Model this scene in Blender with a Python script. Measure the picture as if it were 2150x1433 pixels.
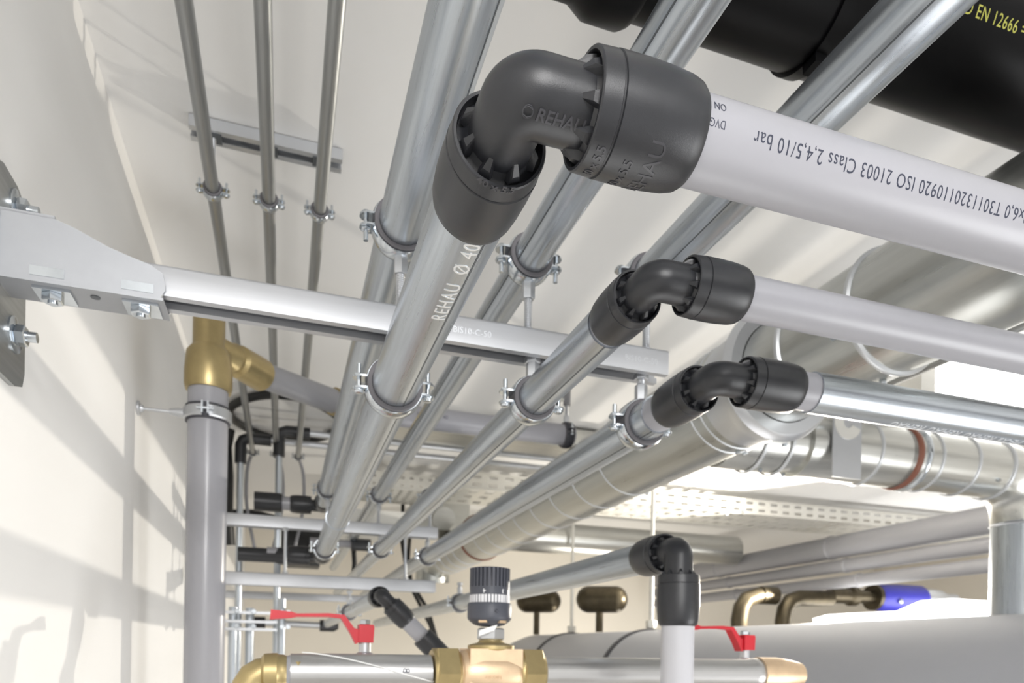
import bpy, bmesh, math, random
from mathutils import Vector, Matrix
random.seed(7)
for o in list(bpy.data.objects): bpy.data.objects.remove(o)
S = bpy.context.scene
COL = S.collection
O = Vector((0, 0, 1.6))            # camera stands 1.6 m above the floor; coordinates below are relative to it
PI = math.pi
R = math.radians

# ------------------------------------------------------------------ camera
cam = bpy.data.cameras.new('camera'); camo = bpy.data.objects.new('camera', cam); COL.objects.link(camo)
cam.sensor_width = 36; cam.lens = 36 * 1459 / 2150
cam.shift_y = (1363 - 716.5) / 2150
yaw = math.atan(481 / 1459); roll = R(0.9)
fw = Vector((math.sin(yaw), math.cos(yaw), 0)); rt0 = Vector((math.cos(yaw), -math.sin(yaw), 0)); up0 = Vector((0, 0, 1))
rt = math.cos(roll) * rt0 + math.sin(roll) * up0; up = -math.sin(roll) * rt0 + math.cos(roll) * up0
m = Matrix((rt, up, -fw)).transposed().to_4x4(); m.translation = O
camo.matrix_world = m
cam.clip_start = 0.02
cam.dof.use_dof = True; cam.dof.focus_distance = 0.36; cam.dof.aperture_fstop = 15
S.camera = camo

# ------------------------------------------------------------------ world, lights, exposure
W = bpy.data.worlds.new('world'); S.world = W; W.use_nodes = True
bg = W.node_tree.nodes['Background']; bg.inputs[0].default_value = (1.0, 0.99, 0.97, 1); bg.inputs[1].default_value = .95
def light(name, kind, loc, energy, color, size=None, target=None, **kw):
    l = bpy.data.lights.new(name, kind); l.energy = energy; l.color = color
    o = bpy.data.objects.new(name, l); COL.objects.link(o); o.location = Vector(loc) + O
    if kind == 'AREA': l.shape = 'RECTANGLE'; l.size, l.size_y = size
    elif size: l.shadow_soft_size = size
    if target: o.rotation_euler = (Vector(target) - Vector(loc)).to_track_quat('-Z', 'Y').to_euler()
    for k, v in kw.items(): setattr(l, k, v)
    return o
light('work_lamp_light', 'SPOT', (2.05, 2.3, .25), 92, (1, .93, .81), .014, (-.2, .9, .33), spot_size=R(150), spot_blend=.15)
light('front_fill_light', 'AREA', (.1, -.95, .56), 15, (1, .99, .98), (.36, .28), (.3, .8, .2))  # soft fill added behind the camera, no ceiling fixture there
light('ceiling_fill_light', 'AREA', (2.2, -.6, -1.0), 26, (.98, .99, 1), (1.0, 1.0), (.35, .75, .67))  # unseen fill added low at right to lift the ceiling
light('upward_fill_light', 'AREA', (.75, 1.15, -1.35), 10.5, (.985, .99, 1), (1.1, 1.1), (.55, .95, .6))  # second unseen source, added to brighten the ceiling from below
light('back_wall_fill_light', 'AREA', (2.0, 3.3, -.7), 14, (1, .95, .86), (.8, .5), (.5, 4.3, .25))  # added only to brighten the back wall, no real lamp stands here
S.view_settings.view_transform = 'Standard'; S.view_settings.look = 'None'
S.view_settings.exposure = 0.08; S.view_settings.gamma = 1; S.view_settings.use_curve_mapping = False

# ------------------------------------------------------------------ materials
MAT = {}
def nodes(name):
    mt = bpy.data.materials.new(name); mt.use_nodes = True; MAT[name] = mt
    nt = mt.node_tree; return mt, nt, nt.nodes['Principled BSDF']
def mat(name, col, rough=.5, metal=0, var=.0, vscale=(20, 20, 20), bump=0, bscale=300, rvar=0, emit=0, coat=0, spec=.5):
    mt, nt, b = nodes(name)
    b.inputs['Base Color'].default_value = (*col, 1); b.inputs['Roughness'].default_value = rough
    b.inputs['Metallic'].default_value = metal; b.inputs['Specular IOR Level'].default_value = spec
    if coat: b.inputs['Coat Weight'].default_value = coat; b.inputs['Coat Roughness'].default_value = .2
    if emit: b.inputs['Emission Color'].default_value = (*col, 1); b.inputs['Emission Strength'].default_value = emit
    tc = nt.nodes.new('ShaderNodeTexCoord')
    if var or rvar:
        mp = nt.nodes.new('ShaderNodeMapping'); mp.inputs['Scale'].default_value = vscale
        nt.links.new(tc.outputs['Object'], mp.inputs[0])
        nz = nt.nodes.new('ShaderNodeTexNoise'); nz.inputs['Scale'].default_value = 1; nz.inputs['Detail'].default_value = 6
        nz.inputs['Roughness'].default_value = .65
        nt.links.new(mp.outputs[0], nz.inputs['Vector'])
        if var:
            rp = nt.nodes.new('ShaderNodeMapRange'); rp.inputs[1].default_value = .3; rp.inputs[2].default_value = .95
            rp.inputs[3].default_value = 1 - var; rp.inputs[4].default_value = 1 + var
            nt.links.new(nz.outputs[0], rp.inputs[0])
            mx = nt.nodes.new('ShaderNodeMix'); mx.data_type = 'RGBA'; mx.blend_type = 'MULTIPLY'; mx.inputs[0].default_value = 1
            mx.inputs[6].default_value = (*col, 1); nt.links.new(rp.outputs[0], mx.inputs[7])
            nt.links.new(mx.outputs[2], b.inputs['Base Color'])
        if rvar:
            rr = nt.nodes.new('ShaderNodeMapRange'); rr.inputs[1].default_value = .3; rr.inputs[2].default_value = .95
            rr.inputs[3].default_value = rough - rvar; rr.inputs[4].default_value = rough + rvar
            nt.links.new(nz.outputs[0], rr.inputs[0]); nt.links.new(rr.outputs[0], b.inputs['Roughness'])
    if bump:
        n2 = nt.nodes.new('ShaderNodeTexNoise'); n2.inputs['Scale'].default_value = bscale; n2.inputs['Detail'].default_value = 3
        nt.links.new(tc.outputs['Object'], n2.inputs['Vector'])
        bp = nt.nodes.new('ShaderNodeBump'); bp.inputs['Strength'].default_value = bump; bp.inputs['Distance'].default_value = .001
        nt.links.new(n2.outputs[0], bp.inputs['Height']); nt.links.new(bp.outputs[0], b.inputs['Normal'])
    return mt
GV = (.53, .57, .615)
mat('galv_y', GV, .31, .92, .17, (260, 7, 260), .03, 500, .05)
mat('galv_x', GV, .31, .92, .17, (7, 260, 260), .03, 500, .05)
mat('galv_z', GV, .31, .92, .17, (260, 260, 7), .03, 500, .05)
mat('galv_thin', (.40, .41, .41), .38, .9, .2, (200, 6, 200))
mat('duct_y', (.53, .54, .52), .34, .95, .15, (60, 3, 60), .03, 60, .08)
mat('duct_x', (.62, .62, .59), .34, .95, .15, (3, 60, 60), .03, 60, .08)
mat('zinc', (.60, .615, .64), .36, .85, .03, (30, 30, 30))
mat('zinc_bright', (.62, .66, .70), .18, 1, .08, (90, 90, 90))
mat('channel_steel', (.55, .56, .585), .44, .7, .08, (5, 80, 80), .03, 300, .05)
mat('rubber', (.045, .045, .055), .5)
mat('grey_rubber', (.13, .125, .135), .55)
mat('black_plastic', (.019, .020, .024), .34, 0, .18, (60, 60, 60), .12, 3800, .04, spec=.55)
mat('black_mark', (.045, .045, .052), .36)
mat('black_pipe', (.002, .002, .0024), .40, spec=.12)
mat('bracket_steel', (.37, .38, .40), .5, .7, .05, (30, 30, 30))
mat('pale_pipe', (.50, .50, .53), .3)
mat('grey_pipe', (.34, .34, .37), .33, spec=.5)
mat('grey_pipe_dark', (.27, .27, .285), .35, 0, .06, (10, 10, 40))
mat('insulation', (.27, .27, .285), .55, 0, .06, (6, 3, 6))
mat('main_cover', (.42, .43, .465), .5, 0, .05, (6, 3, 6))
mat('riser_grey', (.34, .34, .365), .27, 0, .05, (60, 60, 6))
mat('ink', (.03, .035, .06), .5)
mat('yellow_ink', (.38, .38, .07), .5)
mat('pale_mark', (.82, .84, .86), .35, .6)
mat('brass', (.50, .395, .20), .38, .85, .12, (40, 40, 40))
mat('bronze', (.80, .60, .40), .42, .75, .12, (60, 60, 60), .12, 700)
mat('dark_bronze', (.085, .07, .045), .38, .8, .3, (30, 30, 30))
mat('steel_x', (.56, .555, .55), .3, .85, .10, (5, 60, 60))
mat('red', (.62, .015, .03), .38)
mat('knob', (.075, .08, .10), .42, 0, 0, (1, 1, 1), .1, 900)
mat('white_print', (.8, .8, .82), .5)
mat('white_paint', (.80, .80, .78), .45, 0, .03, (9, 9, 9))
mat('tray', (.74, .73, .69), .4, .5, .06, (9, 30, 30))
mat('gasket', (.20, .07, .04), .5)
mat('duct_ring', (.56, .575, .59), .42, .6)
mat('seam', (.12, .13, .14), .5, .6)
mat('blue', (.03, .03, .30), .4)
mat('cable', (.012, .012, .012), .45)
mat('label_white', (.85, .85, .84), .6)
mat('diffuser', (1, .99, .96), .5, emit=5)  # luminaire diffuser, also the glow put on the white housing
mat('wall', (.83, .82, .80), .75, 0, .02, (1.5, 1.5, 14), .06, 220)
mat('ceiling', (.84, .835, .825), .75, 0, .025, (3, 3, 3), .05, 160)
mat('back_wall', (.84, .79, .70), .75, 0, .03, (2, 2, 2))
mat('floor', (.42, .40, .37), .6, 0, .08, (3, 3, 3))

# ------------------------------------------------------------------ mesh builder
def V(*a): return Vector(a)
X, Y, Z = V(1, 0, 0), V(0, 1, 0), V(0, 0, 1)
def frame(d):
    d = Vector(d).normalized(); h = Z if abs(d.z) < .9 else X
    a = d.cross(h).normalized(); return d, a, a.cross(d).normalized()
class MB:
    def __init__(s): s.v = []; s.f = []
    def ring_loft(s, rings, closed=True, cap0=False, cap1=False):
        b = len(s.v); n = len(rings[0])
        for r in rings: s.v += [Vector(p) for p in r]
        for i in range(len(rings) - 1):
            for j in range(n if closed else n - 1):
                k = (j + 1) % n
                s.f.append((b + i * n + j, b + i * n + k, b + (i + 1) * n + k, b + (i + 1) * n + j))
        if cap0: s.f.append(tuple(range(b + n - 1, b - 1, -1)))
        if cap1: e = b + (len(rings) - 1) * n; s.f.append(tuple(range(e, e + n)))
        return s
    def lathe(s, p, d, prof, n=32, cap=True, a0=0):
        d, a, c = frame(d); p = Vector(p)
        rings = [[p + d * t + (a * math.cos(2 * PI * j / n + a0) + c * math.sin(2 * PI * j / n + a0)) * r for j in range(n)] for t, r in prof]
        return s.ring_loft(rings, True, cap, cap)
    def tube(s, p0, p1, r, n=24, cap=True, r1=None):
        p0 = Vector(p0); d = Vector(p1) - p0
        return s.lathe(p0, d, [(0, r), (d.length, r1 or r)], n, cap)
    def sweep(s, pts, r, n=12, cap=True):
        pts = [Vector(p) for p in pts]; rings = []; prev = None
        for i, p in enumerate(pts):
            t = (pts[min(i + 1, len(pts) - 1)] - pts[max(i - 1, 0)]).normalized()
            if prev is None: _, a, _ = frame(t)
            else: a = (prev - t * prev.dot(t)).normalized()
            prev = a; c = t.cross(a); rr = r[i] if isinstance(r, (list, tuple)) else r
            rings.append([p + (a * math.cos(2 * PI * j / n) + c * math.sin(2 * PI * j / n)) * rr for j in range(n)])
        return s.ring_loft(rings, True, cap, cap)
    def box(s, c, hx, hy, hz, ax=X, ay=Y, az=Z):
        c = Vector(c); b = len(s.v)
        for i in (-1, 1):
            for j in (-1, 1):
                for k in (-1, 1): s.v.append(c + ax * hx * i + ay * hy * j + az * hz * k)
        s.f += [tuple(b + q for q in f) for f in ((0, 1, 3, 2), (4, 6, 7, 5), (0, 4, 5, 1), (2, 3, 7, 6), (0, 2, 6, 4), (1, 5, 7, 3))]
        return s
    def prism(s, poly, p, d, ax, ay, L):
        """poly: 2-D points in (ax, ay); extruded along d from p by L"""
        p = Vector(p); d = Vector(d)
        r0 = [p + ax * u + ay * w for u, w in poly]; r1 = [q + d * L for q in r0]
        return s.ring_loft([r0, r1], True, True, True)
    def arc(s, p, a, e, u, section, a0, a1, n=24, full=False):
        """sweep a (radius, axial) section round axis a, angle from e towards u"""
        p = Vector(p); rings = []
        for i in range(n + 1):
            t = a0 + (a1 - a0) * i / n; dr = e * math.cos(t) + u * math.sin(t)
            rings.append([p + dr * r + a * w for r, w in section])
        return s.ring_loft(rings, True, not full, not full)
    def hexa(s, p, d, r, L, ch=.12):
        d, a, c = frame(d); p = Vector(p)
        ring = lambda t, rr: [p + d * t + (a * math.cos(PI / 3 * j) + c * math.sin(PI / 3 * j)) * rr for j in range(6)]
        return s.ring_loft([ring(0, r * (1 - ch)), ring(L * ch, r), ring(L * (1 - ch), r), ring(L, r * (1 - ch))], True, True, True)
    def sphere(s, p, d, r, n=20, m=10):
        return s.lathe(p, d, [(-r * math.cos(PI * i / m), max(r * math.sin(PI * i / m), 1e-5)) for i in range(m + 1)], n, False)
    def mesh(s, name, org, sharp=38):
        me = bpy.data.meshes.new(name)
        me.from_pydata([tuple(p - org) for p in s.v], [], s.f); me.validate()
        bm = bmesh.new(); bm.from_mesh(me); bmesh.ops.recalc_face_normals(bm, faces=bm.faces); bm.to_mesh(me); bm.free()
        for pg in me.polygons: pg.use_smooth = True
        me.set_sharp_from_angle(angle=R(sharp))
        return me
ORG = {}
def tag(o, label, cat, group=None):
    o['label'] = label; o['category'] = cat
    if group: o['group'] = group
    return o
def thing(name, label, cat, org, group=None):
    o = bpy.data.objects.new(name, None); COL.objects.link(o); o.empty_display_size = .02
    o.location = Vector(org) + O; ORG[o.name] = Vector(org)
    return tag(o, label, cat, group)
def part(name, mb, m, parent, label=None, sharp=38):
    org = ORG[parent.name]; me = mb.mesh(name, org, sharp); me.materials.append(MAT[m])
    o = bpy.data.objects.new(name, me); COL.objects.link(o); o.parent = parent; ORG[o.name] = org
    if label: o['label'] = label
    return o
def solo(name, mb, m, label, cat, org, group=None, sharp=38):
    org = Vector(org); me = mb.mesh(name, org, sharp); me.materials.append(MAT[m])
    o = bpy.data.objects.new(name, me); COL.objects.link(o); o.location = org + O; ORG[o.name] = org
    return tag(o, label, cat, group)
def struct(name, mb, m, parent=None):
    if parent: return part(name, mb, m, parent)
    me = mb.mesh(name, V(0, 0, 0)); me.materials.append(MAT[m])
    o = bpy.data.objects.new(name, me); COL.objects.link(o); o.location = O; o['kind'] = 'structure'; ORG[o.name] = V(0, 0, 0)
    return o
def text_mb(body, size, fn, extrude=0, align='LEFT', shear=0, space=1, sx=1, bold=0, width=0):
    c = bpy.data.curves.new('lettering', 'FONT'); c.body = body; c.size = size; c.align_x = align; c.shear = shear
    c.space_character = space; c.resolution_u = 3; c.extrude = extrude; c.offset = bold
    o = bpy.data.objects.new('lettering', c); COL.objects.link(o)
    dg = bpy.context.evaluated_depsgraph_get(); me = bpy.data.meshes.new_from_object(o.evaluated_get(dg))
    bm = bmesh.new(); bm.from_mesh(me)
    for _ in range(3):
        le = [e for e in bm.edges if e.calc_length() > size * .13]
        if not le: break
        bmesh.ops.subdivide_edges(bm, edges=le, cuts=1); bmesh.ops.triangulate(bm, faces=bm.faces)
    bm.to_mesh(me); bm.free()
    if width: xs = [v.co.x for v in me.vertices]; sx = width / (max(xs) - min(xs))
    mb = MB(); mb.v = [Vector(fn(v.co.x * sx, v.co.y, v.co.z)) for v in me.vertices]; mb.f = [tuple(p.vertices) for p in me.polygons]
    bpy.data.objects.remove(o); bpy.data.meshes.remove(me); bpy.data.curves.remove(c)
    return mb
def on_cyl(p, axis, up, r, side):
    """text runs along 'axis' from p on a cylinder; surface normal 'up' at y=0; 'side' = direction letters grow"""
    p, axis, up, side = map(Vector, (p, axis, up, side))
    return lambda x, y, z: p + axis * x + (up * math.cos(y / r) + side * math.sin(y / r)) * (r + z)
def around_cyl(p, axis, e, u, r, a0, sgn):
    """text runs round the circumference; letter height along axis"""
    p, axis, e, u = map(Vector, (p, axis, e, u))
    def fn(x, y, z):
        t = a0 + sgn * x / r
        return p + axis * y + (e * math.cos(t) + u * math.sin(t)) * (r + z)
    return fn

# ------------------------------------------------------------------ room shell
XW, ZC, YB, XR, ZF, Y0 = -.215, .676, 4.3, 4.4, -1.6, -1.6
struct('wall_left', MB().box((XW - .05, (Y0 + YB) / 2, (ZC + ZF) / 2), .05, (YB - Y0) / 2 + .1, (ZC - ZF) / 2 + .1), 'wall')
struct('ceiling', MB().box(((XW + XR) / 2, (Y0 + YB) / 2, ZC + .05), (XR - XW) / 2, (YB - Y0) / 2, .05), 'ceiling')
struct('wall_back', MB().box(((XW + XR) / 2, YB + .05, (ZC + ZF) / 2), (XR - XW) / 2 + .1, .05, (ZC - ZF) / 2 + .1), 'back_wall')
struct('wall_right', MB().box((XR + .05, (Y0 + YB) / 2, (ZC + ZF) / 2), .05, (YB - Y0) / 2, (ZC - ZF) / 2 + .1), 'back_wall')
struct('floor', MB().box(((XW + XR) / 2, (Y0 + YB) / 2, ZF - .05), (XR - XW) / 2, (YB - Y0) / 2, .05), 'floor')

# ------------------------------------------------------------------ clamps
def clamp(P, a, r, boss, label, rod=0.05, group=None, w=.009, name='pipe_clamp', mband='zinc_bright', gap=.0085, size=1.0, tail=None, nut=True, ear=None, rodtop=None):
    """two-part rubber lined clamp on a pipe of radius r, axis a, boss towards 'boss', with threaded rod"""
    P = Vector(P); a = Vector(a).normalized(); u = Vector(boss).normalized(); e = a.cross(u).normalized()
    t = thing(name, label, 'clamp', P, group); k = size
    rl, rb = r + .0003, r + .0036 * k
    w2 = w + .0022 * k
    part('rubber_lining', MB().arc(P, a, e, u, [(rl, -w2), (rb - .0003, -w2), (rb + .0007 * k, -w2 + .0008 * k), (rb - .0003, -w * .96), (rb - .0003, w * .96), (rb + .0007 * k, w2 - .0008 * k), (rb - .0003, w2), (rl, w2)], 0, 2 * PI, 40, True), 'grey_rubber', t)
    th = .0017 * k
    sec = [(rb, -w), (rb + th * .7, -w), (rb + th * 1.5, -w * .6), (rb + th * 1.5, w * .6), (rb + th * .7, w), (rb, w)]
    el = .0135 * k; g = gap / 2; dl = math.asin(min(.9, g / rb))
    for sg, nm in ((1, 'upper_band'), (-1, 'lower_band')):
        mb = MB().arc(P, a, e, u * sg, sec, dl, PI - dl, 28)
        for es in (-1, 1):
            x0 = math.sqrt(max(rb * rb - g * g, 1e-9)) - .0005
            ew = w * .85
            poly = [(0, -ew), (el * .55, -ew), (el * .85, -ew * .72), (el, -ew * .3), (el, ew * .3), (el * .85, ew * .72), (el * .55, ew), (0, ew)]
            mb.prism(poly, P + e * es * x0 + u * sg * g, u * sg, e * es, a, th)
        part(nm, mb, mband, t)
    for es in (-1, 1):
        c = P + e * es * (rb + el * .52)
        mb = MB().tube(c - u * (g + .005 * k), c + u * (g + .013 * k), .0021 * k, 10)
        mb.lathe(c - u * (g + th), -u, [(0, .0052 * k), (.001 * k, .0052 * k), (.0012 * k, .0043 * k), (.003 * k, .0036 * k), (.0034 * k, .002 * k)], 14)
        mb.hexa(c + u * (g + th), u, .0045 * k, .0025 * k)
        part('screw', mb, 'zinc_bright', t)
    if rod:
        part('boss', MB().hexa(P + u * (rb + th * .5), u, .0066 * k, .017 * k, .08), 'zinc', t)
        L = rodtop if rodtop else rod
        mb = MB(); prof = []; z = rb + .012 * k; i = 0
        while z < rb + L:
            prof.append((z, .0040 * k if i % 2 else .0035 * k)); z += .0009; i += 1
        mb.lathe(P, u, prof, 12)
        part('threaded_rod', mb, 'zinc', t)
        if nut: part('lock_nut', MB().hexa(P + u * (rb + rod - .0075 * k), u, .0078 * k, .0068 * k), 'zinc', t)
    return t

# ------------------------------------------------------------------ galvanised pipes running in depth
PX = dict(A=(.097, .383, .021), E=(.221, .378, .0172), F=(.350, .381, .0200), B=(.0925, .237, .0206), C=(.2265, .242, .0168), D=(.345, .2325, .0190))
def shell_pipe(label, x, z, r, y0, y1, seam=None, stamp=None, joint=None):
    t = thing('galvanised_pipe', label, 'pipe', (x, y0, z), 'galvanised pipes running away from the camera')
    prof = [(0, r - .0015), (0, r), (y1 - y0, r), (y1 - y0, r - .0015)]
    part('shell', MB().lathe((x, y0, z), Y, prof, 40), 'galv_y', t)
    if seam is not None:
        d = V(math.cos(seam), 0, math.sin(seam)); s2 = V(-math.sin(seam), 0, math.cos(seam))
        part('seam', MB().box(V(x, (y0 + y1) / 2, z) + d * (r + .00002), .00022, (y1 - y0) / 2, .00055, d, Y, s2), 'seam', t)
    for jy in joint or ():
        part('joint_sleeve', MB().lathe((x, jy, z), Y, [(0, r + .0001), (0, r + .0016), (.6, r + .0016), (.6, r + .0001)], 40, False), 'galv_y', t)
    if stamp: stamp(t)
    return t
pipeA = shell_pipe('thick galvanised pipe of the upper row, nearest the left wall', *PX['A'], -.3, 1.9, seam=R(-48))
def stampE(t):
    x, z, r = PX['E']; ang = R(-52)
    u = V(math.cos(ang), 0, math.sin(ang)); s = V(math.sin(ang), 0, -math.cos(ang))
    part('stamped_lettering', text_mb('REHAU', .012, on_cyl((x, .255, z), -Y, u, r, s), .0002), 'pale_mark', t)
pipeE = shell_pipe('slim galvanised pipe of the upper row, between the two thicker ones', *PX['E'], -.3, 3.4, seam=R(-150), stamp=stampE)
pipeF = shell_pipe('galvanised pipe of the upper row crossing the long black pipe at right', *PX['F'], -.3, 3.4, seam=R(-125))
def stampB(t):
    x, z, r = PX['B']; ang = R(-74)
    u = V(math.cos(ang), 0, math.sin(ang)); s = V(math.sin(ang), 0, -math.cos(ang))
    part('stamped_lettering', text_mb('REHAU  Ø 40', .0135, on_cyl((x, .452, z), -Y, u, r, s), .0002, space=1.18), 'pale_mark', t)
pipeB = shell_pipe('galvanised pipe stamped with lettering, leading into the largest black elbow', *PX['B'], .340, 1.83, seam=R(-70), stamp=stampB)
pipeC = shell_pipe('galvanised pipe leading back from the middle black elbow', *PX['C'], .470, 3.2, seam=R(-100))
pipeD = shell_pipe('galvanised pipe leading back from the lowest of three stepped elbows', *PX['D'], .602, 3.2, seam=R(-110))
x, z, r = PX['B']; part('shell_end', MB().lathe((x, 1.32, z), Y, [(0, r), (0, r + .0012), (.012, r + .0012), (.012, r)], 40, False), 'galv_y', pipeB)

# clamps on the first channel
YC = .637
ZT, ZB = .3065, .281
nm = {'A': 'left', 'E': 'middle', 'F': 'right'}
clamp((PX['A'][0], YC, PX['A'][1]), Y, PX['A'][2], -Z, 'clamp standing on the near rail, holding the thick upper pipe at left', rod=PX['A'][1] - ZT - PX['A'][2], rodtop=PX['A'][1] - ZT - PX['A'][2] + .012, group='clamps on the near rail')
clamp((PX['E'][0], YC, PX['E'][1]), Y, PX['E'][2], -Z, 'clamp on a long rod above the near rail, holding the slim upper pipe', rod=PX['E'][1] - ZT - PX['E'][2], rodtop=PX['E'][1] - ZT - PX['E'][2] + .012, group='clamps on the near rail')
clamp((PX['F'][0], YC, PX['F'][1]), Y, PX['F'][2], -Z, 'clamp at the near rail end, half hidden behind the middle black elbow', rod=PX['F'][1] - ZT - PX['F'][2], rodtop=PX['F'][1] - ZT - PX['F'][2] + .012, group='clamps on the near rail')
for k, lb in (('B', 'clamp under the near rail round the stamped galvanised pipe'), ('C', 'clamp under the near rail round the middle elbow pipe'), ('D', 'clamp under the near rail touching the lowest black elbow')):
    x, z, r = PX[k]
    clamp((x, YC, z), Y, r, Z, lb, rod=ZB + .002 - z - r - .001, group='clamps on the near rail')

# ------------------------------------------------------------------ rails (C-profile, slot downwards)
def rail(label, x0, x1, y, zt, zb, hw, text=None, name='mounting_rail'):
    t = thing(name, label, 'rail', (x0, y, zb), 'mounting rails across the pipe run')
    h = zt - zb; k = .0022; lip = hw * .48; rr = .003
    poly = [(-hw, 0), (-hw, h - rr), (-hw + rr * .3, h - rr * .3), (-hw + rr, h), (hw - rr, h), (hw - rr * .3, h - rr * .3), (hw, h - rr), (hw, 0), (hw - lip, 0), (hw - lip, k * 2.4), (hw - lip + k * .8, k * 2.4), (hw - lip + k * .8, k), (hw - k, k), (hw - k, h - k), (-hw + k, h - k), (-hw + k, k), (-hw + lip - k * .8, k), (-hw + lip - k * .8, k * 2.4), (-hw + lip, k * 2.4), (-hw + lip, 0)]
    part('profile', MB().prism(poly, (x0, y, zb), X, Y, Z, x1 - x0), 'channel_steel', t, sharp=50)
    if text:
        for tx, s in text:
            part('stamped_lettering', text_mb(s, .008, lambda a, b, c: V(tx + a, y - hw - .00015 - c, zb + .0085 + b), .0001), 'zinc', t)
    return t
rail('bright steel rail across the picture, carried by the wall bracket', -.203, .3675, YC, ZT, ZB, .0155, ((.143, 'BIS10-C-50'), (.318, 'BIS10-C-50')))
rail('upper of two rails further back, behind the grey standpipe', -.20, .368, 1.745, .3065, .279, .0155)
rail('lower rail hung on two rods beneath the other', -.20, .355, 1.70, .167, .138, .0155)
rail('shortest rail far back, behind the red lever', -.20, .36, 2.45, .178, .155, .013)
for xx, lb in ((.002, 'left rod linking the two stacked rails'), (.285, 'right rod linking the two stacked rails')):
    t = thing('threaded_rod', lb, 'rod', (xx, 1.71, .16), 'rods between the stacked rails')
    part('shaft', MB().tube((xx, 1.715, .167), (xx, 1.725, .279), .004, 10), 'zinc', t)
    part('nut', MB().hexa((xx, 1.714, .167), Z, .008, .007), 'zinc', t); part('nut', MB().hexa((xx, 1.725, .272), Z, .008, .007), 'zinc', t)

# wall bracket
t = thing('wall_bracket', 'zinc wall bracket bolted to the left wall, sleeve over the rail end', 'bracket', (XW, .65, .28))
part('wall_plate', MB().prism([(.615, .225), (.62, .213), (.635, .208), (.665, .208), (.682, .213), (.687, .225), (.687, .352), (.682, .364), (.665, .37), (.635, .37), (.62, .364), (.615, .352)], (XW + .0005, 0, 0), X, Y, Z, .004), 'galv_thin', t)
yf = YC - .0182
sl = [(-.2105, .2775), (-.0975, .2775), (-.094, .284), (-.094, .288), (-.096, .297), (-.105, .3025), (-.120, .3065), (-.135, .311), (-.158, .321), (-.172, .3255), (-.2105, .3265)]
for yy, nmn in ((yf, 'sleeve_side'), (YC + .0162, 'sleeve_side')):
    part(nmn, MB().prism(sl, (0, yy, 0), Y, X, Z, .002), 'bracket_steel', t)
part('sleeve_top', MB().box((-.191, YC, .3262), .0195, .0182, .0012), 'bracket_steel', t)
part('sleeve_bottom', MB().box((-.153, YC, .2765), .0575, .0182, .0012), 'bracket_steel', t)
part('weld', MB().sweep([(-.2095, yf - .001, .278 + i * .0048 + .0007 * math.sin(i * 5)) for i in range(11)], [.0022 + .0005 * (i % 2) for i in range(11)], 8), 'zinc_bright', t)
for i, xx in enumerate((-.176, -.114)):
    part('slot', MB().box((xx, yf - .0001, .2835), .0115, .0004, .0036), 'zinc_bright', t, 'bright strip showing in a slot')
    s_ = part('clip_washer', MB().box((xx + .001, YC, .2742), .013, .012, .0012), 'zinc_bright', t)
    b_ = MB().hexa((xx, YC - .003, .2735), -Z, .0078, .0065); b_.tube((xx, YC - .003, .2675), (xx, YC - .003, .2655), .0035, 10)
    part('bolt', b_, 'zinc_bright', t)
part('hole', MB().lathe((-.146, YC - .006, .2751), -Z, [(0, .0035), (.0004, .0035)], 14), 'seam', t)
for zz in (.350, .248):
    b_ = MB().lathe((XW + .0045, .661, zz), X, [(0, .0145), (.0015, .0145), (.0018, .0138)], 28)
    w_ = part('washer', b_, 'zinc_bright', t)
    b_ = MB().hexa((XW + .0063, .661, zz), X, .0085, .0075); b_.tube((XW + .012, .661, zz), (XW + .021, .661, zz), .0042, 12)
    part('bolt', b_, 'zinc_bright', t)

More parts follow.
